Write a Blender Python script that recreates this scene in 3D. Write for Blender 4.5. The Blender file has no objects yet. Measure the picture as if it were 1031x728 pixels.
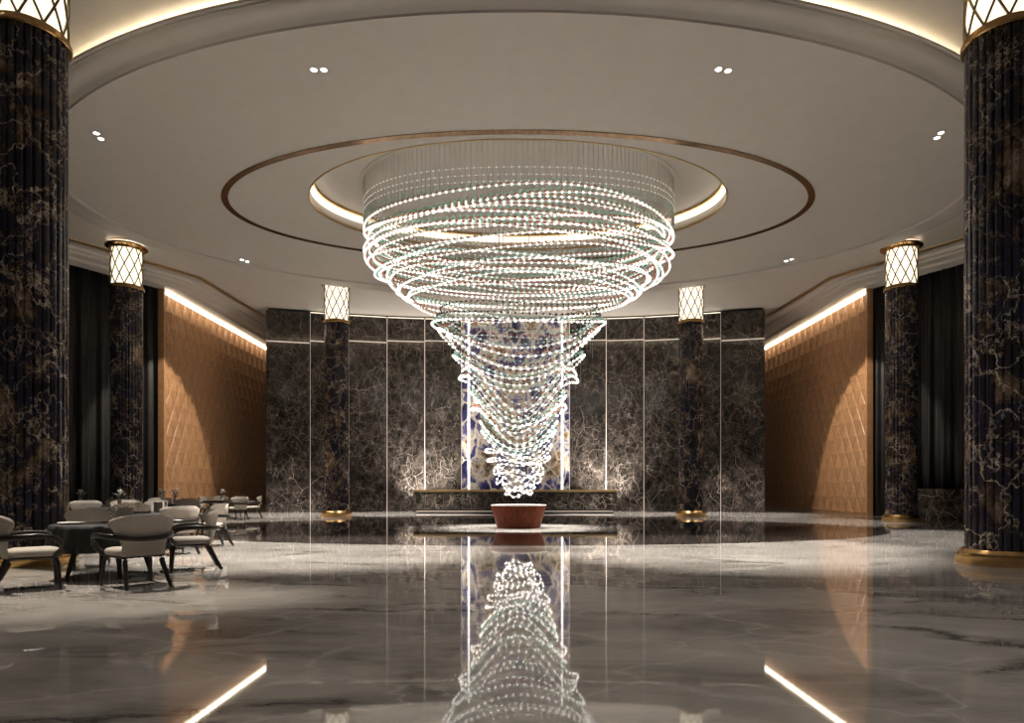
import bpy, math, random
import numpy as np
from mathutils import Vector
random.seed(7)
PI = math.pi
S = bpy.context.scene
COL = S.collection

# ------------------------------------------------------------------ camera
F, CX, HY, EYE = 650.0, 519.0, 491.5, 1.15
cam = bpy.data.cameras.new('camera')
camo = bpy.data.objects.new('camera', cam); COL.objects.link(camo)
camo.location = (0, 0, EYE); camo.rotation_euler = (PI/2, 0, 0)
cam.sensor_width = 36.0; cam.lens = 36.0*F/1031.0
cam.shift_x = -(CX-515.5)/1031.0; cam.shift_y = (HY-364.0)/1031.0
cam.clip_end = 300
S.camera = camo
def X_(px, d): return (px-CX)*d/F           # world x of image column px at depth d

S.view_settings.view_transform = 'Standard'; S.view_settings.look = 'None'
S.view_settings.gamma = 1.0; S.view_settings.use_curve_mapping = False
S.view_settings.exposure = 0.2

# ------------------------------------------------------------------ object helpers
def link(o, parent=None):
    COL.objects.link(o)
    if parent is not None: o.parent = parent
    return o
def tag(o, label=None, cat=None, group=None, kind=None):
    if label: o['label'] = label
    if cat: o['category'] = cat
    if group: o['group'] = group
    if kind: o['kind'] = kind
    return o
def thing(name, label, cat, loc=(0, 0, 0), rz=0.0, group=None):
    o = bpy.data.objects.new(name, None); link(o)
    o.location = loc; o.rotation_euler = (0, 0, rz); o.empty_display_size = .2
    return tag(o, label, cat, group)
def copy_tree(o, parent=None):
    c = o.copy(); COL.objects.link(c); c.parent = parent
    for ch in list(o.children): copy_tree(ch, c)
    return c

class MB:
    def __init__(s): s.v = []; s.f = []
    def add(s, vs, fs):
        n = len(s.v); s.v += [tuple(p) for p in vs]; s.f += [tuple(i+n for i in f) for f in fs]; return s
    def box(s, x0, x1, y0, y1, z0, z1):
        return s.add([(x0,y0,z0),(x1,y0,z0),(x1,y1,z0),(x0,y1,z0),(x0,y0,z1),(x1,y0,z1),(x1,y1,z1),(x0,y1,z1)],
            [(0,3,2,1),(4,5,6,7),(0,1,5,4),(1,2,6,5),(2,3,7,6),(3,0,4,7)])
    def prism(s, poly, z0, z1):
        n = len(poly)
        vs = [(x, y, z0) for x, y in poly]+[(x, y, z1) for x, y in poly]
        fs = [tuple(range(n-1, -1, -1)), tuple(range(n, 2*n))]+[(i, (i+1) % n, n+(i+1) % n, n+i) for i in range(n)]
        return s.add(vs, fs)
    def lathe(s, prof, n=48, c=(0, 0), sx=1.0, sy=1.0, cap=True, rf=None):
        vs = []; fs = []; m = len(prof)
        for k in range(n):
            a = 2*PI*k/n
            for j, (r, z) in enumerate(prof):
                q = r if rf is None else rf(r, j, a)
                vs.append((c[0]+q*sx*math.cos(a), c[1]+q*sy*math.sin(a), z))
        for k in range(n):
            k2 = (k+1) % n
            for j in range(m-1):
                fs.append((k*m+j, k2*m+j, k2*m+j+1, k*m+j+1))
        if cap:
            if prof[0][0] > 1e-5: fs.append(tuple(k*m for k in range(n-1, -1, -1)))
            if prof[-1][0] > 1e-5: fs.append(tuple(k*m+m-1 for k in range(n)))
        return s.add(vs, fs)
    def oval(s, prof, c, n=160, closed=True):
        """sweep a profile of (a, b, z) semi-axes along an oval"""
        vs = []; fs = []; m = len(prof)
        for k in range(n):
            t = 2*PI*k/n
            for a, b, z in prof: vs.append((c[0]+a*math.cos(t), c[1]+b*math.sin(t), z))
        for k in range(n):
            k2 = (k+1) % n
            for j in range(m if closed else m-1):
                j2 = (j+1) % m
                fs.append((k*m+j, k2*m+j, k2*m+j2, k*m+j2))
        return s.add(vs, fs)
    def tube(s, pts, rad, n=10, flat=1.0, cap=True):
        """tube along points; rad number or list; flat scales the section along the vertical-ish axis"""
        P = [Vector(p) for p in pts]; m = len(P)
        R = rad if isinstance(rad, (list, tuple)) else [rad]*m
        vs = []; fs = []
        for i in range(m):
            t = (P[min(i+1, m-1)]-P[max(i-1, 0)]).normalized()
            up = Vector((0, 0, 1)) if abs(t.z) < .92 else Vector((0, 1, 0))
            sd = t.cross(up).normalized(); u2 = sd.cross(t).normalized()
            for k in range(n):
                a = 2*PI*k/n
                vs.append(P[i]+sd*math.cos(a)*R[i]+u2*math.sin(a)*R[i]*flat)
        for i in range(m-1):
            for k in range(n):
                k2 = (k+1) % n
                fs.append((i*n+k, i*n+k2, (i+1)*n+k2, (i+1)*n+k))
        if cap:
            fs.append(tuple(range(n-1, -1, -1))); fs.append(tuple((m-1)*n+k for k in range(n)))
        return s.add(vs, fs)
    def build(s, name, mat, parent=None, smooth=None, bevel=0.0):
        me = bpy.data.meshes.new(name); me.from_pydata(s.v, [], s.f); me.update()
        o = bpy.data.objects.new(name, me); me.materials.append(mat)
        link(o, parent)
        if smooth is not None:
            me.polygons.foreach_set('use_smooth', [True]*len(me.polygons))
            me.set_sharp_from_angle(angle=math.radians(smooth))
        if bevel:
            b = o.modifiers.new('bevel', 'BEVEL'); b.width = bevel; b.segments = 2; b.limit_method = 'ANGLE'
        return o

def spline(ctrl, per=6):
    P = [Vector(p) for p in ctrl]; out = []
    for i in range(len(P)-1):
        p0 = P[max(i-1, 0)]; p1 = P[i]; p2 = P[i+1]; p3 = P[min(i+2, len(P)-1)]
        for k in range(per):
            t = k/per
            out.append(.5*((2*p1)+(p2-p0)*t+(2*p0-5*p1+4*p2-p3)*t*t+(3*p1-p0-3*p2+p3)*t**3))
    out.append(P[-1]); return out

# ------------------------------------------------------------------ materials
def newmat(name):
    m = bpy.data.materials.new(name); m.use_nodes = True
    nt = m.node_tree; return m, nt, nt.nodes['Principled BSDF']
def plain(name, col, rough=.5, metal=0.0, ior=1.45, noise=0.0, nscale=20.0, bump=0.0):
    m, nt, b = newmat(name)
    b.inputs['Base Color'].default_value = (*col, 1); b.inputs['Roughness'].default_value = rough
    b.inputs['Metallic'].default_value = metal; b.inputs['IOR'].default_value = ior
    if noise or bump:
        tc = nt.nodes.new('ShaderNodeTexCoord'); n = nt.nodes.new('ShaderNodeTexNoise')
        n.inputs['Scale'].default_value = nscale; n.inputs['Detail'].default_value = 5
        nt.links.new(tc.outputs['Object'], n.inputs['Vector'])
        if noise:
            r = nt.nodes.new('ShaderNodeValToRGB'); nt.links.new(n.outputs['Fac'], r.inputs[0])
            r.color_ramp.elements[0].position = .3; r.color_ramp.elements[1].position = .7
            r.color_ramp.elements[0].color = (*[c*(1-noise) for c in col], 1)
            r.color_ramp.elements[1].color = (*[min(1, c*(1+noise)) for c in col], 1)
            nt.links.new(r.outputs[0], b.inputs['Base Color'])
        if bump:
            bp = nt.nodes.new('ShaderNodeBump'); bp.inputs['Strength'].default_value = bump
            bp.inputs['Distance'].default_value = .01
            nt.links.new(n.outputs['Fac'], bp.inputs['Height']); nt.links.new(bp.outputs[0], b.inputs['Normal'])
    return m
def glow(name, col, strength, sample=True):
    m, nt, b = newmat(name)
    b.inputs['Base Color'].default_value = (*col, 1)
    b.inputs['Emission Color'].default_value = (*col, 1); b.inputs['Emission Strength'].default_value = strength
    b.inputs['Roughness'].default_value = .4
    if not sample: m.cycles.emission_sampling = 'NONE'
    return m

class NT:
    """terse node building for stone"""
    def __init__(s, name):
        s.m, s.nt, s.b = newmat(name)
        s.tc = s.nt.nodes.new('ShaderNodeTexCoord').outputs['Object']
    def map(s, scale, loc=(0, 0, 0), rot=(0, 0, 0)):
        n = s.nt.nodes.new('ShaderNodeMapping'); n.inputs['Scale'].default_value = scale
        n.inputs['Location'].default_value = loc; n.inputs['Rotation'].default_value = rot
        s.nt.links.new(s.tc, n.inputs['Vector']); return n.outputs[0]
    def noise(s, vec, scale, detail=6, rough=.55, dist=0.0):
        n = s.nt.nodes.new('ShaderNodeTexNoise'); n.inputs['Scale'].default_value = scale
        n.inputs['Detail'].default_value = detail; n.inputs['Roughness'].default_value = rough
        n.inputs['Distortion'].default_value = dist
        s.nt.links.new(vec, n.inputs['Vector']); return n
    def warp(s, vec, scale, amt, detail=4):
        n = s.noise(vec, scale, detail)
        a = s.nt.nodes.new('ShaderNodeVectorMath'); a.operation = 'MULTIPLY_ADD'
        s.nt.links.new(n.outputs['Color'], a.inputs[0]); a.inputs[1].default_value = (amt,)*3
        s.nt.links.new(vec, a.inputs[2]); return a.outputs[0]
    def cells(s, vec, scale):
        n = s.nt.nodes.new('ShaderNodeTexVoronoi'); n.feature = 'DISTANCE_TO_EDGE'
        n.inputs['Scale'].default_value = scale; s.nt.links.new(vec, n.inputs['Vector']); return n.outputs['Distance']
    def ramp(s, fac, stops, interp='LINEAR'):
        r = s.nt.nodes.new('ShaderNodeValToRGB'); s.nt.links.new(fac, r.inputs[0]); e = r.color_ramp.elements
        r.color_ramp.interpolation = interp
        while len(e) < len(stops): e.new(.5)
        for k, (p, c) in enumerate(stops):
            e[k].position = p; e[k].color = (*c, 1) if isinstance(c, (tuple, list)) else (c, c, c, 1)
        return r.outputs[0]
    def mul(s, a, b):
        n = s.nt.nodes.new('ShaderNodeMath'); n.operation = 'MULTIPLY'
        for i, q in enumerate((a, b)):
            if isinstance(q, (int, float)): n.inputs[i].default_value = q
            else: s.nt.links.new(q, n.inputs[i])
        return n.outputs[0]
    def mix(s, fac, a, b):
        n = s.nt.nodes.new('ShaderNodeMix'); n.data_type = 'RGBA'
        if isinstance(fac, (int, float)): n.inputs[0].default_value = fac
        else: s.nt.links.new(fac, n.inputs[0])
        for i, q in ((6, a), (7, b)):
            if isinstance(q, tuple): n.inputs[i].default_value = (*q, 1)
            else: s.nt.links.new(q, n.inputs[i])
        return n.outputs[2]
    def done(s, col, rough=.1, ior=1.5, emit=0.0):
        s.nt.links.new(col, s.b.inputs['Base Color']); s.b.inputs['Roughness'].default_value = rough
        s.b.inputs['IOR'].default_value = ior
        if emit:
            s.nt.links.new(col, s.b.inputs['Emission Color']); s.b.inputs['Emission Strength'].default_value = emit
        return s.m

def mat_column_stone():
    n = NT('column_stone')
    v = n.map((1, 1, .8)); w = n.warp(v, 1.0, 1.6, 8)
    blotch = n.noise(w, 1.3, 10, .72).outputs['Fac']
    base = n.ramp(blotch, [(.30, (.010, .008, .009)), (.42, (.024, .019, .020)), (.48, (.020, .020, .046)), (.53, (.034, .026, .022)), (.575, (.12, .083, .056)), (.66, (.30, .22, .155))])
    c1 = n.cells(n.warp(v, 1.6, 1.5, 9), 1.7)
    vein = n.ramp(c1, [(0, 1.0), (.012, .45), (.035, 0.0)])
    patch = n.ramp(n.noise(v, 1.1, 7, .75).outputs['Fac'], [(.42, 0.0), (.56, 1.0)])
    base = n.mix(n.mul(vein, patch), base, (.72, .60, .47))
    c2 = n.cells(n.warp(v, 3.2, 1.0, 9), 4.5)
    v2 = n.ramp(c2, [(0, .9), (.03, .3), (.07, 0.0)])
    patch2 = n.ramp(n.noise(n.map((1, 1, 1.3), (4, 2, 7)), 1.2, 6, .75).outputs['Fac'], [(.50, 0.0), (.58, 1.0)])
    base = n.mix(n.mul(v2, patch2), base, (.50, .38, .27))
    return n.done(base, .14, 1.5)
def mat_wall_stone():
    n = NT('wall_stone')
    v = n.map((1, 1, .8)); w = n.warp(v, 1.1, 1.2, 8)
    base = n.ramp(n.noise(w, 2.6, 12, .78).outputs['Fac'], [(.34, (.007, .006, .005)), (.48, (.022, .018, .015)), (.58, (.060, .049, .041)), (.70, (.20, .165, .14))])
    big = n.ramp(n.cells(n.warp(v, .8, .8, 3), 1.1), [(0, .7), (.005, .2), (.014, 0.0)])
    pb = n.ramp(n.noise(n.map((1, 1, 1), (3, 9, 1)), .5, 5).outputs['Fac'], [(.45, 0.0), (.6, .8)])
    base = n.mix(n.mul(big, pb), base, (.60, .52, .45))
    fine = n.ramp(n.cells(n.warp(v, 1.6, .7, 4), 3.1), [(0, .6), (.010, .2), (.028, 0.0)])
    pf = n.ramp(n.noise(n.map((1, 1, 1), (8, 1, 5)), .8, 6, .7).outputs['Fac'], [(.38, 0.0), (.58, .9)])
    base = n.mix(n.mul(fine, pf), base, (.64, .55, .47))
    return n.done(base, .12, 1.5)
def mat_floor_stone():
    n = NT('floor_stone')
    v = n.map((.22, .55, 1), (0, 0, 0), (0, 0, .25)); w = n.warp(v, 1.2, .8, 5)
    base = n.ramp(n.noise(w, 1.6, 9, .66).outputs['Fac'], [(.3, (.17, .155, .14)), (.5, (.36, .335, .31)), (.7, (.48, .455, .42))])
    vein = n.ramp(n.cells(n.warp(v, 1.4, .9, 6), 1.3), [(0, .9), (.02, .5), (.07, 0.0)])
    pt = n.ramp(n.noise(n.map((.3, .5, 1), (5, 3, 0)), 1.2, 5, .65).outputs['Fac'], [(.44, 0.0), (.58, 1.0)])
    base = n.mix(n.mul(vein, pt), base, (.06, .052, .047))
    light = n.ramp(n.cells(n.warp(n.map((.5, .9, 1), (7, 2, 0), (0, 0, -.3)), 1.2, 1.0, 6), 1.1), [(0, .7), (.012, .2), (.04, 0.0)])
    base = n.mix(n.mul(light, .6), base, (.62, .59, .55))
    return n.done(base, .03, 1.85)
def mat_dark_floor():
    n = NT('dark_floor_stone')
    v = n.map((.5, .9, 1)); w = n.warp(v, 1.0, .8, 5)
    base = n.ramp(n.noise(w, 1.4, 8, .65).outputs['Fac'], [(.3, (.020, .017, .015)), (.55, (.045, .038, .034)), (.75, (.10, .088, .078))])
    return n.done(base, .03, 1.7)
def mat_blue_stone():
    n = NT('blue_agate')
    v = n.map((1, 1, .8)); w = n.warp(v, .55, 1.8, 6)
    base = n.ramp(n.noise(w, .8, 9, .62).outputs['Fac'], [(.36, (.014, .012, .035)), (.45, (.05, .046, .15)), (.49, (.14, .13, .26)), (.52, (.52, .47, .40)), (.56, (.34, .22, .12)), (.60, (.06, .035, .025)), (.68, (.62, .57, .50))])
    c = n.ramp(n.cells(n.warp(v, 1.6, .8, 6), 1.3), [(0, 1.0), (.05, .5), (.1, 0.0)])
    base = n.mix(c, base, (.66, .59, .50))
    return n.done(base, .15, 1.5, .20)
def mat_wood():
    n = NT('honey_wood')
    v = n.map((1, 1.4, 6)); base = n.ramp(n.noise(v, 2.0, 6, .6, .6).outputs['Fac'], [(.3, (.29, .150, .070)), (.7, (.41, .225, .112))])
    return n.done(base, .38, 1.45)

M = dict(
    column=mat_column_stone(), wallstone=mat_wall_stone(), floor=mat_floor_stone(), darkfloor=mat_dark_floor(),
    blue=mat_blue_stone(), wood=mat_wood(),
    plaster=plain('warm_plaster', (.50, .465, .425), .55, noise=.03, nscale=3),
    brass=plain('aged_brass', (.50, .31, .13), .24, 1.0, noise=.15, nscale=8),
    bronze=plain('dark_bronze', (.36, .225, .135), .2, 1.0, noise=.2, nscale=5),
    gold=plain('satin_gold', (.60, .43, .22), .3, 1.0, noise=.1, nscale=8),
    lattice=plain('lattice_brass', (.16, .11, .055), .35, .8, noise=.1, nscale=10),
    black=plain('black_wall_paint', (.012, .011, .011), .6, noise=.2),
    velvet=plain('black_velvet', (.008, .0075, .008), .5, noise=.3, nscale=4),
    darkwood=plain('espresso_wood', (.014, .010, .008), .32, noise=.3, nscale=15),
    fabric=plain('oatmeal_fabric', (.35, .31, .27), .85, noise=.12, nscale=90, bump=.3),
    tablecloth=plain('black_linen', (.010, .010, .011), .7, noise=.2, nscale=60, bump=.2),
    redwood=None,
    china=plain('white_china', (.75, .72, .68), .2, noise=.02), darkchina=plain('black_china', (.02, .02, .02), .2, noise=.1),
    leaf=plain('dark_leaf', (.015, .025, .012), .5, noise=.3), petal=plain('white_petal', (.8, .78, .74), .6, noise=.05),
    ceramic=plain('grey_ceramic', (.4, .36, .33), .4, noise=.08),
    napkin=plain('taupe_linen', (.36, .32, .28), .85, noise=.08, nscale=60),
    shade=glow('lit_shade', (1, .90, .70), 1.15), led=glow('warm_led', (1, .84, .62), 14.0),
    ledring=glow('recess_led', (1, .88, .70), 1.7), slit=glow('slit_led', (1, .85, .74), .36), bar=glow('white_light_bar', (1, .97, .93), 1.6),
    wallled=glow('wall_wash_led', (1, .84, .62), 6.0),
    cove=glow('cove_led', (1, .84, .58), 17.0), lens=glow('downlight_lens', (1, .97, .92), 12.0, False),
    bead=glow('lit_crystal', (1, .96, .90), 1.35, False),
    teal=plain('teal_crystal', (.42, .78, .66), .15), rust=plain('rust_crystal', (.55, .24, .15), .15),
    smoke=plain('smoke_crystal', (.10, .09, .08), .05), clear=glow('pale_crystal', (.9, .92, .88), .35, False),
    wire=plain('steel_wire', (.46, .43, .40), .35, .3, noise=.05),
)
_n = NT('red_walnut'); _v = _n.map((5, 5, .7))
M['redwood'] = _n.done(_n.ramp(_n.noise(_v, 1.6, 6, .6, .8).outputs['Fac'], [(.3, (.03, .006, .002)), (.7, (.085, .020, .008))]), .5, 1.15)
g = bpy.data.materials.new('clear_glass'); g.use_nodes = True
gb = g.node_tree.nodes['Principled BSDF']; gb.inputs['Transmission Weight'].default_value = 1; gb.inputs['Roughness'].default_value = .02
gb.inputs['Base Color'].default_value = (.85, .85, .83, 1); M['glass'] = g

# ------------------------------------------------------------------ setting : floor and ceiling
ZC, ZD = 9.75, 9.13                # upper ceiling, lower oval soffit
DC = (.07, 18.4)                   # middle of the oval soffit
def struct(name, mb, mat, parent=None, **k):
    o = mb.build(name, mat, parent, **k); o['kind'] = 'structure'; return o

floor = struct('floor', MB().box(-24, 24, -6, 42, -.2, 0), M['floor'])
inlay = struct('trim_1', MB().oval([(10.26, 5.8, 0), (10.26, 5.8, .003), (.01, .01, .003)], (.07, 18.7), 200, closed=False), M['darkfloor'])
pad = struct('trim_2', MB().oval([(3.6, 2.0, .003), (3.6, 2.0, .006), (.01, .01, .006)], (.07, 18.7), 120, closed=False), M['floor'])

ceil = struct('ceiling', MB().box(-24, 24, -6, 42, ZC, ZC+.2), M['plaster'])
# lower oval soffit: flat face with the oval opening, outer moulding, upper lip
IC = (.07, 18.2); IA, IB = 5.80, 3.45
sof = MB()
NS = 200
# moulding profile: t = 0 at the soffit edge, 1 at the outer lip
prof_out = [(0, 0), (.015, -.05), (.09, -.055), (.12, -.012), (.17, .0), (.24, .04), (.36, .07), (.52, .085), (.68, .09), (.80, .11), (.88, .15), (.90, .15), (.92, .185), (1, .19), (1, .24), (.93, .235), (.88, .19), (.2, .19)]
def rim(t):
    return DC[0], DC[1]+(18.95-DC[1])*t, 12.15+(13.25-12.15)*t, 7.6+(8.65-7.6)*t
vs = []; fs = []; m = len(prof_out)+3
for k in range(NS):
    t = 2*PI*k/NS; c, s_ = math.cos(t), math.sin(t)
    vs.append((IC[0]+IA*c, IC[1]+IB*s_, ZD+.25)); vs.append((IC[0]+IA*c, IC[1]+IB*s_, ZD))
    vs.append((.07+8.0*c, 18.35+5.0*s_, ZD))
    for d, dz in prof_out:
        cx, cy, a, b = rim(d); vs.append((cx+a*c, cy+b*s_, ZD+dz))
for k in range(NS):
    k2 = (k+1) % NS
    for j in range(m-1): fs.append((k*m+j, k*m+j+1, k2*m+j+1, k2*m+j))
sof.add(vs, fs)
struct('oval_soffit', sof, M['plaster'], ceil, smooth=35)
# LED trough on top of the soffit rim, hidden by its lip
LC = (.07, 18.95)
struct('cove_kerb', MB().oval([(12.68, 8.08, ZD+.15), (12.82, 8.22, ZD+.15), (12.82, 8.22, ZD+.455), (12.68, 8.08, ZD+.455)], LC, 160), M['plaster'], ceil)
struct('cove_light', MB().oval([(12.70, 8.10, ZD+.455), (12.80, 8.20, ZD+.455), (12.80, 8.20, ZD+.475), (12.70, 8.10, ZD+.475)], LC, 160), M['cove'], ceil)
# bronze ring inlaid in the soffit
struct('bronze_ring', MB().oval([(8.30, 4.14, ZD+.01), (8.30, 4.14, ZD-.02), (8.12, 3.97, ZD-.02), (8.12, 3.97, ZD+.01)], (.07, 18.5), 200), M['bronze'], ceil, smooth=40)
# recess round the chandelier
struct('recess_lip', MB().oval([(IA+.01, IB+.01, ZD-.015), (IA-.03, IB-.03, ZD-.015), (IA-.03, IB-.03, ZD+.05), (IA+.01, IB+.01, ZD+.05)], IC, 200), M['gold'], ceil, smooth=40)
struct('recess_light', MB().oval([(IA-.02, IB-.02, ZD+.25), (IA-.10, IB-.10, ZD+.27), (IA-.10, IB-.10, ZD+.40), (IA-.02, IB-.02, ZD+.42)], IC, 200), M['ledring'], ceil, smooth=40)
struct('recess_trim', MB().oval([(IA, IB, ZD+.42), (IA-.14, IB-.14, ZD+.42), (IA-.14, IB-.14, ZD+.52), (IA, IB, ZD+.52)], IC, 200), M['gold'], ceil, smooth=40)
struct('recess_top', MB().oval([(IA+.05, IB+.05, ZD+.56), (IA+.05, IB+.05, ZD+.50), (.01, .01, ZD+.50), (.01, .01, ZD+.56)], IC, 200), M['plaster'], ceil)

# ------------------------------------------------------------------ setting : side walls
def ceil_cornice(s):
    """stepped moulding that follows the wall: straight part then the canted part"""
    top = [(12.55, 42.0), (12.55, 32.6), (12.86, 26.3), (15.3, 22.3), (20.6, 13.6), (20.6, -6)]
    low = [(14.63, 42.0), (14.63, 32.6), (14.63, 26.9), (16.6, 23.5), (21.6, 15.0), (21.6, -6)]
    prof = [(0, 0), (.0, -.06), (.06, -.07), (.10, -.02), (.30, -.03), (.34, -.12), (.42, -.14), (.46, -.20), (.66, -.24), (.70, -.32), (.78, -.33), (1.0, -.36)]
    mb = MB(); vs = []; fs = []; m = len(prof)
    for (ax, ay), (bx, by) in zip(top, low):
        for t, dz in prof: vs.append((s*(ax+(bx-ax)*t), ay+(by-ay)*t, ZC+dz))
    for k in range(len(top)-1):
        for j in range(m-1): fs.append((k*m+j, k*m+j+1, (k+1)*m+j+1, (k+1)*m+j))
    mb.add(vs, fs); return mb
def gold_line(s):
    top = [(12.55, 42.0), (12.55, 32.6), (12.86, 26.3), (15.3, 22.3), (20.6, 13.6), (20.6, -6)]
    mb = MB(); vs = []; fs = []
    pr = [(-.09, -.0), (-.09, -.05), (.06, -.075), (.06, 0)]
    for ax, ay in top:
        for d, dz in pr: vs.append((s*(ax+d), ay, ZC+dz))
    for k in range(len(top)-1):
        for j in range(4): fs.append((k*4+j, k*4+(j+1) % 4, (k+1)*4+(j+1) % 4, (k+1)*4+j))
    mb.add(vs, fs); return mb
def diamonds(s, x, y0, y1, z0, z1, cw=.66, ch=1.29, hgt=.11, groove=.03):
    """raised pyramids in a lattice, a narrow groove along every edge"""
    ni = int(round((y1-y0)/(cw/2))); nj = int(round((z1-z0)/(ch/2)))
    dy = (y1-y0)/ni; dz = (z1-z0)/nj
    mb = MB(); idx = {}; vs = []; fs = []
    for i in range(ni+1):
        for j in range(nj+1):
            if (i+j) % 2 == 0: idx[i, j] = len(vs); vs.append((s*(x+groove), y0+i*dy, z0+j*dz))
    for i in range(ni+1):
        for j in range(nj+1):
            if (i+j) % 2 == 0: continue
            apex = len(vs); cy, cz = y0+i*dy, z0+j*dz; vs.append((s*(x-hgt), cy, cz))
            nb = [(i+1, j), (i, j+1), (i-1, j), (i, j-1)]; rimv = {}
            for p in nb:
                if p in idx: rimv[p] = len(vs); vs.append((s*x, cy+(p[0]-i)*dy*.91, cz+(p[1]-j)*dz*.91))
            for k in range(4):
                p, q = nb[k], nb[(k+1) % 4]
                if p in idx and q in idx:
                    fs.append((apex, rimv[p], rimv[q])); fs.append((rimv[p], idx[p], idx[q], rimv[q]))
    mb.add(vs, fs); return mb
for s, side in ((-1, 'left'), (1, 'right')):
    w = struct('wall_'+side, MB().box(min(s*14.72, s*15.0), max(s*14.72, s*15.0), 26.7, 42, 0, ZC-.3), M['black'])
    struct('diamond_panelling', diamonds(s, 14.66, 26.75, 40.0, .12, 9.22), M['wood'], w)
    struct('panel_edge', MB().box(min(s*14.5, s*14.74), max(s*14.5, s*14.74), 26.62, 26.75, 0, 9.38), M['wood'], w)
    struct('panel_light', MB().box(min(s*14.50, s*14.72), max(s*14.50, s*14.72), 26.75, 41.5, 9.30, 9.36), M['wallled'], w)
    struct('baseboard_'+side, MB().box(min(s*14.62, s*14.72), max(s*14.62, s*14.72), 26.75, 41.5, 0, .12), M['wood'])
    struct('cornice', ceil_cornice(s), M['plaster'], ceil, smooth=30)
    struct('gold_line', gold_line(s), M['gold'], ceil)
    # canted wall behind the curtain
    p0 = Vector((14.75, 26.9)); p1 = Vector((21.2, 15.4)); d = (p1-p0).normalized(); nrm = Vector((-d.y, d.x))
    if nrm.x < 0: nrm = -nrm
    a, b = p0+nrm*.25, p1+nrm*.25
    poly = [(s*a.x, a.y), (s*b.x, b.y), (s*(b.x+.2), b.y+.1), (s*(a.x+.2), a.y+.1)]
    struct('canted_wall', MB().prism(poly, 0, ZC-.2), M['black'], w)
    struct('front_wall', MB().box(min(s*21.4, s*21.6), max(s*21.4, s*21.6), -6, 15.3, 0, ZC-.3), M['wallstone'], w)
    # pleated curtain
    cu = MB(); vs = []; fs = []; L = (p1-p0).length; N = 360
    for i in range(N+1):
        u = i/N*L
        for z, amp in ((.03, 1.0), (3.0, .95), (6.5, .8), (9.42, .6)):
            o_ = (.10*math.sin(u*2*PI/.62+.9*math.sin(u*1.7+s)) + .035*math.sin(u*2*PI/.23+1.3*math.sin(u*.9)))*amp
            q = p0+d*u-nrm*(.02-o_); vs.append((s*q.x, q.y, z))
    for i in range(N):
        for j in range(3): fs.append((i*4+j, i*4+j+1, (i+1)*4+j+1, (i+1)*4+j))
    cu.add(vs, fs)
    c = cu.build('curtain', M['velvet'], smooth=80)
    sm = c.modifiers.new('thickness', 'SOLIDIFY'); sm.thickness = .012
    tag(c, 'black floor-length pleated curtain behind the %s-hand lantern columns' % side, 'curtain', None)
# low marble wall at the foot of the right curtain
p0 = Vector((14.45, 26.4)); d = Vector((2.1, -3.75)).normalized(); nr = Vector((d.y, -d.x))
q0 = p0+d*.9; q1 = p0+d*9.0
struct('trim_3', MB().prism([(q0.x, q0.y), (q1.x, q1.y), (q1.x-.12*1, q1.y-.06), (q0.x-.12, q0.y-.06)], 0, 1.12), M['wallstone'])

# ------------------------------------------------------------------ setting : back wall of marble panels
seam_px = [268, 312.5, 351.5, 390, 428, 465]
seam_d = [30.6, 31.1, 31.6, 32.0, 32.25, 32.4]
SE = [(X_(p, dd), dd) for p, dd in zip(seam_px, seam_d)]
SE = SE+[(-x, y) for x, y in reversed(SE)]
ZW = 9.60
wb = struct('wall_back', MB().prism([(x, y+.22) for x, y in SE]+[(x, y+.5) for x, y in reversed(SE)], 0, ZC-.001), M['black'])
for k in range(len(SE)-1):
    (xa, ya), (xb, yb) = SE[k], SE[k+1]
    if k == 5: continue
    dv = Vector((xb-xa, yb-ya)); ln = dv.length; dv.normalize(); nv = Vector((-dv.y, dv.x))   # points away from the room
    if nv.y < 0: nv = -nv
    gl = .0; gr = .05
    if k > 5: gl, gr = .05, .0
    a = Vector((xa, ya))+dv*gl; b = Vector((xb, yb))-dv*gr
    zj = 1.15+ (HY-343.0)/F*ya
    for z0, z1 in ((0, zj-.035), (zj+.035, ZW)):
        mb = MB().prism([(a.x, a.y), (b.x, b.y), (b.x+nv.x*.10, b.y+nv.y*.10), (a.x+nv.x*.10, a.y+nv.y*.10)], z0, z1)
        struct('marble_panel', mb, M['wallstone'], wb, bevel=.006)
    # lit slit at the panel's open edge and the lit joint across it
    e = b if k < 5 else a; e2 = Vector((xb, yb)) if k < 5 else Vector((xa, ya))
    mb = MB().prism([(min(e.x, e2.x), e.y+.11), (max(e.x, e2.x), e2.y+.11), (max(e.x, e2.x), e2.y+.14), (min(e.x, e2.x), e.y+.14)], 0.0, ZW)
    struct('slit_light', mb, M['slit'], wb)
    mb = MB().prism([(a.x+nv.x*.07, a.y+nv.y*.07), (b.x+nv.x*.07, b.y+nv.y*.07), (b.x+nv.x*.09, b.y+nv.y*.09), (a.x+nv.x*.09, a.y+nv.y*.09)], zj-.035, zj+.035)
    struct('joint_light', mb, M['slit'], wb)
    if 1 <= k <= 9:
        mb = MB().prism([(a.x+nv.x*.12, a.y+nv.y*.12), (b.x+nv.x*.12, b.y+nv.y*.12), (b.x+nv.x*.2, b.y+nv.y*.2), (a.x+nv.x*.2, a.y+nv.y*.2)], ZW-.02, ZW+.06)
        struct('top_light', mb, M['ledring'], wb)
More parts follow.
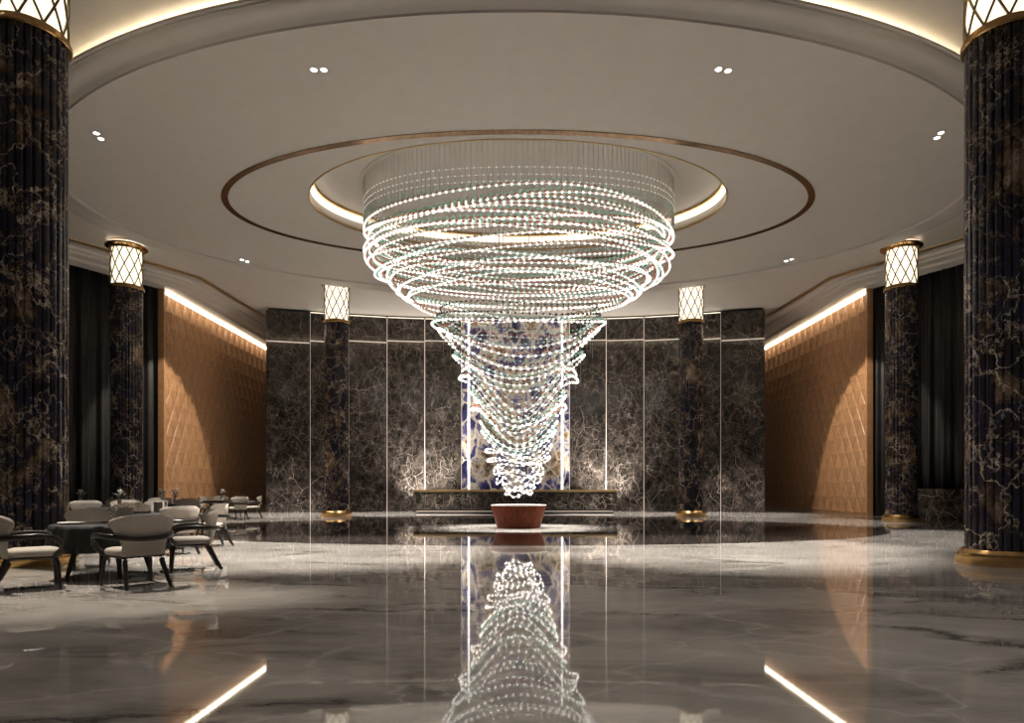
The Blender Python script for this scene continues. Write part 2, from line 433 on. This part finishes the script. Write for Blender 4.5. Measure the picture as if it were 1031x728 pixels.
# backlit blue stone panel in the middle
bx = SE[6][0]
t = thing('backlit_panel', 'glowing blue and cream agate panel on the wall above the reception desk', 'wall panel', (0, 32.4, 0))
MB().box(-bx+.42, bx-.42, -.02, .06, .3, ZW).build('stone_slab', M['blue'], t, bevel=.01)
for s in (-1, 1):
    x0, x1 = sorted((s*(bx-.30), s*bx)); MB().box(x0, x1, -.04, .06, .3, ZW).build('side_slab', M['blue'], t, bevel=.01)
    x0, x1 = sorted((s*(bx-.40), s*(bx-.30))); MB().box(x0, x1, -.06, .05, .3, ZW).build('light_bar', M['bar'], t)

# ------------------------------------------------------------------ reception desk
DW, DD = 4.66, 29.5
t = thing('reception_desk', 'long low dark marble reception desk with gold top below the glowing panel', 'desk', (X_(518.5, DD), DD, 0))
MB().box(-DW, DW, 0, .75, .17, .98).build('body', M['wallstone'], t, bevel=.01)
MB().box(-DW-.02, DW+.02, -.03, .80, .98, 1.08).build('countertop', M['gold'], t, bevel=.008)
MB().box(-DW+.15, DW-.15, .12, .65, 0, .17).build('plinth', M['black'], t)
MB().box(-DW+.15, DW-.15, .085, .12, .075, .10).build('light_strip', M['slit'], t)

# ------------------------------------------------------------------ wooden tub under the chandelier
t = thing('wooden_tub', 'dark red wooden tapered tub on the floor below the chandelier', 'tub', (.09, 18.7, .006))
MB().lathe([(.60, 0), (.63, .015), (.795, .60), (.80, .64), (.76, .64), (.72, .60), (.68, .5), (0, .48)], 72).build('body', M['redwood'], t, smooth=40)
MB().lathe([(.765, .640), (.80, .640), (.806, .650), (.80, .662), (.765, .662), (.755, .650), (.765, .640)], 72, cap=False).build('rim', M['ceramic'], t, smooth=60)

# ------------------------------------------------------------------ columns with lantern capitals
ZL0, ZL1 = 8.06, 9.50
RS = .49
def lattice_mb(r, z0, z1, n=10, rows=2.0):
    mb = MB(); H = z1-z0
    for k in range(n):
        for sg in (-1, 1):
            pts = []
            for i in range(17):
                u = i/16; a = 2*PI*(k+ .25)/n + sg*u*rows*PI*2/n*1.0
                pts.append((r*math.cos(a), r*math.sin(a), z0+u*H))
            mb.tube(pts, .019, 5)
    return mb
def make_column(zl):
    t = thing('lantern_column', 'x', 'column')
    nf = 28
    def rf(r, j, a):
        q = (a*nf/(2*PI)) % 1.0; e = abs(q-.5)*2
        return r*(1-.06*max(0, (e-.66)/.34)+.010*(1-e*e))
    MB().lathe([(RS, .20), (RS, 3.0), (RS, 6.0), (RS, zl-.02)], nf*10, rf=rf).build('shaft', M['column'], t, smooth=50)
    MB().lathe([(.62, 0), (.63, .02), (.63, .11), (.60, .13), (.59, .17), (.555, .20), (.53, .225), (.50, .23)], 72).build('base', M['brass'], t, smooth=30)
    sh = MB().lathe([(.47, zl+.09), (.47, ZL1-.02)], 64).build('lantern', M['shade'], t, smooth=60)
    h0, h1 = zl+.08, ZL1-.02
    lattice_mb(.492, h0, h1, 10, (h1-h0)/.69).build('lattice', M['lattice'], sh, smooth=60)
    MB().lathe([(.47, zl-.05), (.535, zl-.05), (.55, zl-.03), (.55, zl+.02), (.525, zl+.04), (.525, zl+.08), (.50, zl+.10), (.46, zl+.10)], 72).build('lower_trim', M['brass'], sh, smooth=30)
    MB().lathe([(.46, ZL1-.04), (.52, ZL1-.04), (.54, ZL1+.02), (.66, ZL1+.06), (.67, ZL1+.09), (.65, ZL1+.12), (.52, ZL1+.14), (.50, ZC), (.4, ZC)], 72).build('upper_trim', M['brass'], sh, smooth=30)
    MB().lathe([(.47, ZL1+.145), (.60, ZL1+.145), (.60, ZL1+.16), (.47, ZL1+.16)], 48).build('added_glow_ring', M['ledring'], sh)  # glowing ring added out of sight above the plate to brighten the ceiling
    return t
cols = [(29.5, 9.84, 7.97, 'nearest left fluted blue and brown marble column, beside the dining chairs'),
        (1010.5, 9.84, 7.97, 'nearest right fluted blue and brown marble column, on a brass base at the frame edge'),
        (127.5, 22.65, 8.12, 'fluted marble column with lit lantern before the left black curtain'),
        (907.5, 22.65, 8.12, 'fluted marble column with lit lantern before the right black curtain'),
        (339.0, 26.7, 7.95, 'fluted marble column with lantern before the left half of the dark marble wall'),
        (695.8, 26.7, 7.95, 'fluted marble column with lantern before the right half of the dark marble wall')]
protos = {}
for px, dd, zl, lab in cols:
    if zl not in protos: o = protos[zl] = make_column(zl)
    else: o = copy_tree(protos[zl])
    o.location = (X_(px, dd), dd, 0); o.rotation_euler = (0, 0, dd*1.3+px*.01); o['label'] = lab; o['group'] = 'marble lantern columns'

# ------------------------------------------------------------------ chandelier
def beads(name, pts, r, mat, parent):
    """closed strand: beads threaded on a thin cord, one continuous surface"""
    P = np.array(pts, dtype=np.float64); n = len(P)
    T = np.roll(P, -1, 0)-np.roll(P, 1, 0); T /= np.linalg.norm(T, axis=1)[:, None]
    U = np.array([0, 0, 1.0]); A = np.cross(T, U); A /= np.linalg.norm(A, axis=1)[:, None]; B = np.cross(A, T)
    K = 7; ang = np.arange(K)*2*PI/K
    ring = np.cos(ang)[None, :, None]*A[:, None, :]+np.sin(ang)[None, :, None]*B[:, None, :]      # n,K,3
    sec = [(-1.0, .10), (-.80, .60), (-.31, .95), (.31, .95), (.80, .60), (1.0, .10)]
    V = np.stack([P[:, None, :]+T[:, None, :]*(q*r)+ring*(w*r) for q, w in sec], 1)           # n,sec,K,3
    V = V.reshape(-1, 3); m = n*len(sec)
    i0 = np.arange(m)[:, None]*K; i1 = (np.arange(1, m+1) % m)[:, None]*K; k = np.arange(K)[None]; k2 = (k+1) % K
    FF = np.stack([i0+k, i0+k2, i1+k2, i1+k], -1).reshape(-1, 4)
    me = bpy.data.meshes.new(name); me.vertices.add(len(V)); me.vertices.foreach_set('co', V.ravel().astype(np.float32))
    me.loops.add(FF.size); me.loops.foreach_set('vertex_index', FF.ravel().astype(np.int32))
    me.polygons.add(len(FF)); me.polygons.foreach_set('loop_start', np.arange(0, FF.size, 4, dtype=np.int32))
    me.polygons.foreach_set('use_smooth', np.ones(len(FF), dtype=bool)); me.update(calc_edges=True); me.validate()
    o = bpy.data.objects.new(name, me); me.materials.append(mat); return link(o, parent)
CC = (.09, 18.2)
ch = thing('chandelier', 'huge oval tiered crystal bead chandelier tapering to a point over the wooden tub', 'chandelier', (CC[0], CC[1], ZD+.5))
ZB = ZD+.5
def hoop_pts(a, b, z, A, ph, A3, ph3, step, A4=0.0):
    n = max(8, int(PI*(3*(a+b)-math.sqrt((3*a+b)*(a+3*b)))/step)); out = []
    for k in range(n):
        t_ = 2*PI*k/n
        out.append((a*math.cos(t_), b*math.sin(t_), z-ZB+A*math.cos(2*t_+ph)+A3*math.cos(3*t_+ph3)+A4*math.cos(4*t_)))
    return out
prof = [(9.05, 4.33), (7.55, 4.35), (7.3, 4.2), (7.0, 3.75), (6.74, 3.47), (6.3, 3.0), (6.0, 2.68), (5.67, 2.5), (5.1, 2.08), (4.4, 1.80), (3.85, 1.57), (2.76, 1.12), (2.3, .92), (1.97, .81), (1.75, .7), (1.2, .45), (.97, .33)]
def a_at(z):
    for (z0, a0), (z1, a1) in zip(prof, prof[1:]):
        if z0 >= z >= z1: return a0+(a1-a0)*(z0-z)/(z0-z1)
    return prof[-1][1] if z < prof[-1][0] else prof[0][1]
BR = .62
nstr = 0
def string(z, A, ph, A3, ph3, r, mat, step, a=None, A4=0.0):
    global nstr
    a = a_at(z) if a is None else a
    beads('bead_string', hoop_pts(a, a*BR, z, A, ph, A3, ph3, step, A4), r, M[mat], ch); nstr += 1
rnd = random.Random(11)
# faint top rows
for z, m_ in ((9.0, 'clear'), (8.82, 'clear'), (8.66, 'clear'), (8.55, 'teal'), (8.46, 'teal')):
    string(z, .10, .4, .04, 1.0, .020, m_, .15)
# broad drum of waving strings
for k in range(10):
    z = 8.34-k*.092; A = .10+.14*rnd.random(); ph = rnd.uniform(0, 6.28); A3 = rnd.uniform(.04, .12); p3 = rnd.uniform(0, 6.28)
    a = 4.35-.12*(k % 3)-.06*rnd.random()
    string(z, A, ph, A3, p3, .032, 'bead', .150, a)
    string(z+.06, A, ph, A3, p3, .035, 'rust', .150, a-.05)
    string(z+.12, A, ph, A3, p3, .035, 'teal', .150, a-.09)
# terrace below the drum
for k in range(9):
    z = 7.33-k*.118; A = rnd.uniform(.05, .17); ph = rnd.uniform(0, 6.28); A3 = rnd.uniform(.03, .09); p3 = rnd.uniform(0, 6.28)
    a = a_at(z)-.04*(k % 2)
    string(z, A, ph, A3, p3, .031, 'bead', .145, a)
    string(z+.06, A, ph, A3, p3, .034, ('rust', 'teal')[k % 2], .145, a-.08)
# small crystals hanging inside the terrace
for k in range(4): string(6.1-k*.16, .12, k, .05, k*2.0, .028, ('smoke', 'teal', 'rust', 'clear')[k], .15, 2.2)
# hanging cone: sides pulled up, front and back sagging
cone = [(5.62, .16, .97), (5.10, .52, 1.0), (4.86, .60, .95), (4.46, .42, .97), (4.02, .55, .92), (3.78, .62, 1.0), (3.30, .50, .92), (3.02, .52, 1.0), (2.62, .40, .95), (2.40, .36, 1.0), (2.12, .16, 1.05), (1.92, .05, 1.1), (1.74, -.14, 1.0), (1.60, .12, .9), (1.46, -.10, 1.1), (1.32, .08, .9), (1.18, .05, 1.0), (1.06, -.06, 1.0), (.98, .05, .9)]
for k, (z, A, q) in enumerate(cone):
    a = a_at(z+.5*max(0, A))*q; ph3 = rnd.uniform(0, 6.28); A3 = rnd.uniform(.0, .05)*min(1, a) if z > 2.2 else rnd.uniform(.06, .14); ph = rnd.uniform(-.18, .18)
    A4 = {4: -.26, 5: -.22, 7: -.16}.get(k, 0.0)
    string(z, A, ph, A3, ph3, .036 if z > 2.2 else .030, 'bead', .160 if z > 2.2 else .13, a, A4)
    if z > 2.3:
        string(z+.10, A, ph, A3, ph3, .034, ('teal', 'rust', 'smoke')[k % 3], .150, a*.97, A4)
        string(z+.22, A, ph, A3, ph3, .032, ('smoke', 'clear', 'teal')[k % 3], .150, a*.94, A4)
print('bead strings', nstr)
# suspension rods: the hundred at the front are parts, the rest one part
rodme = None; NR = 196; rest = MB()
for k in range(NR):
    t_ = 2*PI*(k+.5)/NR; x, y = 4.33*math.cos(t_), 4.33*BR*math.sin(t_)
    if PI+.0 < t_ < 2*PI and (k % 98) < 98:
        mb = MB().tube([(0, 0, 0), (0, 0, -1.25)], .011, 5)
        if rodme is None:
            o = mb.build('suspension_rod', M['wire'], ch, smooth=60); rodme = o.data
        else:
            o = bpy.data.objects.new('suspension_rod', rodme); link(o, ch)
        o.location = (x, y, 0)
    else: rest.tube([(x, y, 0), (x, y, -1.25)], .011, 5)
for z, A, q in cone[::2]:
    a = a_at(z+.5*max(0, A))
    for k in range(12):
        t_ = 2*PI*k/12+z; rest.tube([(a*math.cos(t_), a*BR*math.sin(t_), 0), (a*math.cos(t_), a*BR*math.sin(t_), z-ZB)], .0025, 3)
o = rest.build('suspension_wires', M['wire'], ch); o['kind'] = 'stuff'
MB().oval([(4.45, 2.78, -.001), (4.45, 2.78, -.03), (.01, .01, -.03)], (0, 0), 120, closed=False).build('canopy', M['plaster'], ch)

# ------------------------------------------------------------------ recessed downlights in the oval soffit
def soffit_at(px, py):
    dd = F*(ZD-EYE)/(HY-py); return X_(px, dd), dd
dl = [(316, 70, 'recessed ceiling spot, left one of the pair above the chandelier, left side'), (326, 70, 'recessed ceiling spot, right one of the pair above the chandelier, left side'),
      (723.5, 69.5, 'recessed ceiling spot, left one of the pair above the chandelier, right side'), (733, 71, 'recessed ceiling spot, right one of the pair above the chandelier, right side'),
      (97, 134, 'recessed ceiling spot beside the nearest left column, upper of its pair'), (101.5, 139.5, 'recessed ceiling spot beside the nearest left column, lower of its pair'),
      (947.5, 133.5, 'recessed ceiling spot beside the nearest right column, upper of its pair'), (943.5, 138.5, 'recessed ceiling spot beside the nearest right column, lower of its pair'),
      (243.5, 261.5, 'far ceiling spot near the left soffit rim, outer of its pair'), (249, 263.2, 'far ceiling spot near the left soffit rim, inner of its pair'),
      (797, 261, 'far ceiling spot near the right soffit rim, outer of its pair'), (791.5, 262.7, 'far ceiling spot near the right soffit rim, inner of its pair')]
d0 = None
for px, py, lab in dl:
    x, y = soffit_at(px, py)
    if d0 is None:
        d0 = thing('downlight', lab, 'ceiling light')
        MB().lathe([(.056, .02), (.056, -.010), (.066, -.012), (.076, -.004), (.076, .02)], 28, cap=False).build('bezel', M['china'], d0, smooth=40)
        MB().lathe([(.0, -.006), (.059, -.006)], 28, cap=False).build('lens', M['lens'], d0)
        o = d0
    else: o = copy_tree(d0)
    o.location = (x, y, ZD); o['label'] = lab; o['group'] = 'recessed spots in the oval soffit'

# ------------------------------------------------------------------ chairs and tables
def make_chair():
    t = thing('armchair', 'x', 'chair')
    # seat cushion
    mb = MB(); vs = []; fs = []; N = 36; rings = [(.80, .372), (.97, .378), (1.0, .40), (1.0, .425), (.95, .447), (.80, .458), (.4, .462)]
    for sc, z in rings:
        for k in range(N):
            a = 2*PI*k/N; c, s = math.cos(a), math.sin(a); e = .55
            x = .27*math.copysign(abs(c)**e, c); y = .255*math.copysign(abs(s)**e, s)
            x *= 1+.10*(y/.255)
            vs.append((x*sc, .02+y*sc, z))
    for r in range(len(rings)-1):
        for k in range(N):
            k2 = (k+1) % N; fs.append((r*N+k, r*N+k2, (r+1)*N+k2, (r+1)*N+k))
    fs.append(tuple(range(N-1, -1, -1))); fs.append(tuple((len(rings)-1)*N+k for k in range(N)))
    mb.add(vs, fs).build('seat', M['fabric'], t, smooth=60)
    # back shell
    mb = MB(); vs = []; fs = []; NU, NT_ = 16, 20
    def hw(q):
        w = .235+.115*max(0, min(1, (q-.25)/.5))**1.3
        if q > .80: w *= math.sqrt(max(0, 1-.55*((q-.80)/.20)**2.6))
        return w
    for side in (0, 1):
        for j in range(NT_+1):
            q = j/NT_; w = hw(q)
            for i in range(NU+1):
                u = -1+2*i/NU; x = u*w
                z = .37+.475*q-.014*max(0, q-.8)*5*(abs(u)**3)
                th = .034*(1-.55*abs(u)**4)*(1-.5*max(0, (q-.85)/.15))
                y = -.235-.085*q+1.35*x*x*(.4+.6*q) - (th if side else 0)
                vs.append((x, y, z))
    W = NU+1; H = (NT_+1)*W
    for j in range(NT_):
        for i in range(NU):
            fs.append((j*W+i, j*W+i+1, (j+1)*W+i+1, (j+1)*W+i))
            fs.append((H+j*W+i, H+(j+1)*W+i, H+(j+1)*W+i+1, H+j*W+i+1))
    for j in range(NT_):
        fs.append((j*W, (j+1)*W, H+(j+1)*W, H+j*W)); fs.append((j*W+NU, H+j*W+NU, H+(j+1)*W+NU, (j+1)*W+NU))
    for i in range(NU):
        fs.append((i, H+i, H+i+1, i+1)); fs.append((NT_*W+i, NT_*W+i+1, H+NT_*W+i+1, H+NT_*W+i))
    mb.add(vs, fs).build('backrest', M['fabric'], t, smooth=60)
    # wooden band: arms and back rail in one bend
    half = [(.25, .20, .375), (.315, .255, .44), (.365, .26, .53), (.395, .17, .595), (.395, .02, .612), (.36, -.13, .605), (.27, -.26, .59), (.14, -.325, .58), (0, -.345, .576)]
    pts = half+[(-x, y, z) for x, y, z in reversed(half[:-1])]
    MB().tube(spline(pts, 5), .017, 10, flat=1.9).build('armrest', M['darkwood'], t, smooth=60)
    mb = MB().box(-.235, .235, -.215, .24, .345, .374); mb.build('seat_frame', M['darkwood'], t, bevel=.012)
    for sx in (-1, 1):
        MB().tube(spline([(sx*.215, .20, .37), (sx*.25, .235, .30), (sx*.265, .25, .15), (sx*.275, .26, 0)], 4), [.027-.0009*i for i in range(13)], 9).build('leg', M['darkwood'], t, smooth=60)
        MB().tube(spline([(sx*.19, -.19, .37), (sx*.205, -.24, .25), (sx*.225, -.315, .1), (sx*.24, -.365, 0)], 4), [.030-.001*i for i in range(13)], 9, flat=1.3).build('leg', M['darkwood'], t, smooth=60)
    return t
ZT = .685
def make_table(draped=True):
    t = thing('dining_table', 'x', 'table')
    MB().lathe([(0, ZT-.04), (.62, ZT-.04), (.65, ZT-.03), (.65, ZT), (0, ZT)], 72).build('tabletop', M['darkwood'], t, smooth=40)
    if draped:
        for k in range(4):
            a = PI/4+k*PI/2; c, s = math.cos(a), math.sin(a)
            MB().tube([(.28*c, .28*s, ZT-.04), (.40*c, .40*s, .3), (.48*c, .48*s, 0)], [.045, .036, .022], 10).build('leg', M['darkwood'], t, smooth=60)
    else:
        MB().lathe([(.30, 0), (.30, .02), (.12, .05), (.06, .14), (.05, .4), (.10, .58), (.22, ZT-.04)], 40).build('pedestal', M['darkwood'], t, smooth=40)
    return t
def make_cloth():
    def rf(r, j, a):
        if j < 3: return r
        k = (j-2)/3; return r+k*(.016*math.sin(a*17)+.012*math.sin(a*29+1)+.01*math.sin(a*7))
    o = MB().lathe([(0, ZT+.004), (.63, ZT+.004), (.655, ZT-.004), (.662, ZT-.05), (.668, .5), (.675, .36)], 180, cap=False, rf=rf).build('tablecloth', M['tablecloth'], smooth=70)
    sm = o.modifiers.new('thickness', 'SOLIDIFY'); sm.thickness = .003; sm.offset = 1
    return o
tabs = [(111, 8.45, True, 'nearest round dining table on splayed dark legs', 'black tablecloth with a wine glass, on the nearest round table'),
        (150, 12.1, True, 'second nearest round dining table with the black charger', 'black tablecloth under the black charger on the second table'),
        (168, 20.0, True, 'round dining table before the lit edge of the left wooden panelling', 'black tablecloth on the table before the wooden panelling edge'),
        (223, 24.6, False, 'bare dark pedestal dining table farthest back, by the wooden panelling', None),
        (84, 17.4, True, 'round dining table at the left behind the nearest column', 'black tablecloth on the table just right of the nearest left column'),
        (119, 15.3, True, 'round dining table in front of the left curtain column', 'black tablecloth on the table in front of the left curtain column')]
TP = []; tproto = {}; cproto = None
for px, dd, dr, lab, clab in tabs:
    if dr not in tproto: o = tproto[dr] = make_table(dr)
    else: o = copy_tree(tproto[dr])
    o.location = (X_(px, dd), dd, 0); o['label'] = lab; o['group'] = 'dining tables on the left'
    TP.append((X_(px, dd), dd))
    if dr:
        if cproto is None: c = cproto = make_cloth()
        else: c = copy_tree(cproto)
        c.location = o.location; tag(c, clab, 'tablecloth', 'black tablecloths')
chairs = [  # px, depth, table, extra turn, label
    (137, 7.62, 0, .12, 'armchair seen from behind in front of the nearest dining table'),
    (31, 7.45, 0, -.6, 'armchair in profile at the left frame edge facing right'),
    (193, 9.15, 0, -.25, 'armchair in profile right of the nearest table, facing left, lit seat'),
    (95, 9.5, 0, 0, 'pale armchair facing the camera behind the nearest table and its wine glass'),
    (176, 11.3, 1, .1, 'armchair seen from behind in front of the second table'),
    (211, 12.8, 1, .1, 'armchair facing left right of the second table, half hidden by a nearer one'),
    (134, 13.1, 1, 0, 'pale armchair facing the camera behind the second table'),
    (187, 19.1, 2, 0, 'shaded armchair seen from behind at the table before the lit panelling edge'),
    (162, 21.0, 2, 0, 'pale armchair facing the camera behind the table before the lit panelling edge'),
    (239, 23.9, 3, 0, 'armchair seen from behind at the right of the pedestal table'),
    (254, 24.9, 3, .1, 'rightmost armchair, facing left by the end of the panelling'),
    (210, 24.6, 3, .1, 'armchair facing right, left of the pedestal table'),
    (221, 25.6, 3, 0, 'armchair facing the camera behind the pedestal table'),
    (86, 16.35, 4, 0, 'shaded wide armchair back in front of the table by the nearest left column'),
    (114, 18.6, 4, 0, 'small pale armchair right of the table by the nearest left column'),
    (126, 16.6, 5, 0, 'pale armchair behind the white flowers of the table before the curtain column'),
    (152, 16.3, 5, 0, 'armchair right of the table before the curtain column'),
]
cp = None
for px, dd, ti, tw, lab in chairs:
    o = cp = make_chair() if cp is None else copy_tree(cp)
    x = X_(px, dd); tx, ty = TP[ti]
    o.location = (x, dd, 0); o.rotation_euler = (0, 0, math.atan2(ty-dd, tx-x)-PI/2+tw)
    o['label'] = lab; o['group'] = 'oatmeal armchairs with bent wood arms'

# ------------------------------------------------------------------ things on the tables
ZP = ZT+.009
def place(o, ti, dx, dy, label, group, rz=0):
    o.location = (TP[ti][0]+dx, TP[ti][1]+dy, ZP if ti != 3 else ZT); o.rotation_euler = (0, 0, rz); o['label'] = label; o['group'] = group
    return o
def plate_mb(): return MB().lathe([(0, 0), (.09, 0), (.14, .014), (.15, .018), (.148, .022), (.135, .018), (.09, .007), (0, .007)], 48)
p = None
for ti, dx, dy, lab in ((0, -.36, -.22, 'white dinner plate at the left of the nearest tablecloth'), (0, -.08, .30, 'white dinner plate beside the wine glass on the nearest tablecloth')):
    if p is None: p = plate_mb().build('plate', M['china'], smooth=40); tag(p, lab, 'plate'); o = p
    else: o = copy_tree(p)
    place(o, ti, dx, dy, lab, 'plates on the dining tables')
p2 = MB().lathe([(0, 0), (.14, 0), (.195, .016), (.20, .024), (.19, .022), (.13, .01), (0, .01)], 48).build('charger_plate', M['darkchina'], smooth=40); tag(p2, 'x', 'plate')
place(p2, 1, -.03, -.22, 'wide black charger plate on the second nearest table', 'plates on the dining tables')
p3 = copy_tree(p2); place(p3, 2, .05, -.2, 'black charger plate on the table before the wooden panelling', 'plates on the dining tables')
def glass_thing(label):
    t = thing('wine_glass', label, 'glass')
    MB().lathe([(.034, 0), (.034, .003), (.004, .008), (.004, .085), (.012, .092)], 28).build('stem', M['glass'], t, smooth=50)
    MB().lathe([(.010, .09), (.032, .11), (.042, .145), (.038, .185), (.034, .20), (.032, .20), (.036, .184), (.040, .145), (.030, .113), (.0, .094)], 28, cap=False).build('bowl', M['glass'], t, smooth=60)
    return t
g0 = glass_thing('x')
place(g0, 0, -.05, .12, 'stemmed wine glass in the middle of the nearest table', 'glasses on the dining tables')
for ti, dx, dy, lab in ((1, -.32, -.18, 'leftmost wine glass on the second table, left of the black charger'), (1, -.22, .02, 'wine glass just left of the black charger on the second table'), (1, .15, .25, 'wine glass behind the black charger on the second table')):
    place(copy_tree(g0), ti, dx, dy, lab, 'glasses on the dining tables')
def napkin():
    mb = MB(); prof_ = [(-.09, -.03), (-.085, .03), (0, .0), (.085, .03), (.09, -.03), (0, -.045)]
    mb.prism(prof_, 0, .20); return mb
nk = napkin().build('folded_menu', M['napkin'], bevel=.004); tag(nk, 'x', 'menu')
place(nk, 0, .13, .12, 'taupe folded menu standing beside the wine glass on the nearest table', 'menus on the tables', .2)
nk2 = copy_tree(nk); place(nk2, 1, .18, .02, 'taupe folded menu standing right of the black charger on the second table', 'menus on the tables', -.1)
def vase(label):
    t = thing('flower_vase', label, 'vase')
    MB().lathe([(.0, 0), (.045, 0), (.05, .02), (.045, .12), (.038, .17), (.042, .18), (.036, .18), (.034, .15), (0, .14)], 28).build('vessel', M['ceramic'], t, smooth=50)
    mb = MB(); r = random.Random(5)
    for k in range(16):
        a = r.uniform(0, 6.28); R_ = r.uniform(.05, .16); z = r.uniform(.20, .36); c, s = math.cos(a), math.sin(a)
        x, y = R_*c, R_*s; l = .045
        mb.add([(x*.4, y*.4, z-.05), (x-s*l*.5, y+c*l*.5, z), (x*1.35, y*1.35, z+.02), (x+s*l*.5, y-c*l*.5, z), (x, y, z+.012)], [(0, 1, 4), (1, 2, 4), (2, 3, 4), (3, 0, 4)])
        mb.tube([(0, 0, .14), (x*.4, y*.4, z-.05)], .003, 4)
    mb.build('leaves', M['leaf'], t)
    for k in range(8):
        a = r.uniform(0, 6.28); R_ = r.uniform(.02, .10); z = r.uniform(.30, .42)
        mb = MB(); cx, cy = R_*math.cos(a), R_*math.sin(a)
        for q in range(6):
            b = q*PI/3; c, s = math.cos(b), math.sin(b)
            mb.add([(cx, cy, z), (cx+.04*c-.024*s, cy+.04*s+.024*c, z+.025), (cx+.068*c, cy+.068*s, z+.03), (cx+.04*c+.024*s, cy+.04*s-.024*c, z+.025)], [(0, 1, 2, 3)])
        mb.lathe([(0, z-.008), (.012, z), (.008, z+.014), (0, z+.016)], 8, c=(cx, cy))
        mb.tube([(0, 0, .16), (cx, cy, z)], .003, 4)
        mb.build('flower', M['petal'], t)
    return t
v0 = vase('x')
place(v0, 4, -.12, .05, 'vase of white flowers on the table just right of the nearest left column', 'vases of white flowers')
for ti, dx, dy, lab in ((5, .0, .05, 'vase of white flowers on the table before the curtain column'), (2, -.28, .25, 'left vase of white flowers on the table before the wooden panelling'), (2, .20, .1, 'right vase of white flowers on the table before the wooden panelling'), (3, .02, .0, 'vase of flowers on the bare pedestal table farthest back')):
    place(copy_tree(v0), ti, dx, dy, lab, 'vases of white flowers', dx*9)

# ------------------------------------------------------------------ lights
def spot(x, y, z, watt, ang, col=(1, .90, .78), blend=.6, size=.08, aim=None):
    l = bpy.data.lights.new('spot_light', 'SPOT'); l.energy = watt; l.spot_size = math.radians(ang); l.spot_blend = blend; l.color = col; l.shadow_soft_size = size
    o = bpy.data.objects.new('spot_light', l); link(o); o.location = (x, y, z)
    if aim: o.rotation_euler = (Vector(aim)-Vector((x, y, z))).to_track_quat('-Z', 'Y').to_euler()
    return o
def point(x, y, z, watt, size, col=(1, .93, .84)):
    l = bpy.data.lights.new('point_light', 'POINT'); l.energy = watt; l.color = col; l.shadow_soft_size = size
    o = bpy.data.objects.new('point_light', l); link(o); o.location = (x, y, z); return o
for px, py, lab in dl:
    x, y = soffit_at(px, py); spot(x, y, ZD-.04, 5600 if y < 14 else 3000, 50, (1, .93, .84))
# unseen spots added at the recess rim, aimed at the tub
for k in range(5):
    t_ = -.12+k*(PI+.24)/4; x, y = IC[0]+(IA+.5)*math.cos(t_), IC[1]+(IB+.5)*math.sin(t_)
    spot(x, y, ZD-.03, 9000, 27, (1, .95, .88), .7, .06, (CC[0], CC[1]+.4, 0))      # pool on the floor round the tub
# spots over the dining area
spot(-8.2, 9.6, ZC-.05, 6500, 40, (1, .90, .77), .5, .06, (-5.2, 8.8, 0))
spot(-8.6, 13.0, ZD-.05, 2800, 45, (1, .88, .74), .5, .06, (-6.8, 12.3, 0))
spot(-12.2, 20.5, ZC-.05, 2200, 50, (1, .88, .74), .5, .06, (-11.3, 20, 0))
spot(-12.4, 25.6, ZC-.3, 2500, 50, (1, .88, .74), .5, .06, (-11.2, 24.8, 0))
# unseen spot added to brighten the panelling, area light boosting its LED strip
for s in (-1, 1):
    spot(s*9.4, 24.6, ZD-.1, 2400, 44, (1, .88, .72), .25, .05, (s*14.65, 26.9, 3.2))
    l = bpy.data.lights.new('linear_light', 'AREA'); l.shape = 'RECTANGLE'; l.size = .06; l.size_y = 13.2; l.energy = 55; l.color = (1, .86, .68)
    o = bpy.data.objects.new('linear_light', l); link(o); o.location = (s*14.36, 33.4, 9.30); o.rotation_euler = (0, s*math.radians(-14), 0)
# floor uplights behind the desk; unseen ceiling spots added to whiten the floor
for s in (-1, 1):
    spot(s*4.6, 30.75, .12, 1900, 100, (1, .93, .86), 1.0, .1, (s*4.7, 32.3, 3.4))
    spot(s*3.3, 30.75, .12, 1100, 75, (1, .93, .86), 1.0, .1, (s*3.9, 32.4, 3.2))
    spot(s*6, 27.4, ZC-.1, 15000, 44, (1, .93, .86), .8, .1, (s*5, 28.9, 0))
    spot(s*1.5, 27.4, ZC-.1, 15000, 44, (1, .93, .86), .8, .1, (s*2, 28.6, 0))
    spot(s*10, 27.4, ZC-.1, 12000, 44, (1, .93, .86), .8, .1, (s*10, 28.4, 0))
for x in (-1.0, 6.5): spot(x, 5.0, ZC-.05, 750, 95, (1, .92, .82), .9, .08)  # unseen spots added to brighten the floor near the camera
wd = bpy.data.worlds.new('world'); S.world = wd; wd.use_nodes = True
wd.node_tree.nodes['Background'].inputs[0].default_value = (.9, .82, .74, 1); wd.node_tree.nodes['Background'].inputs[1].default_value = .05
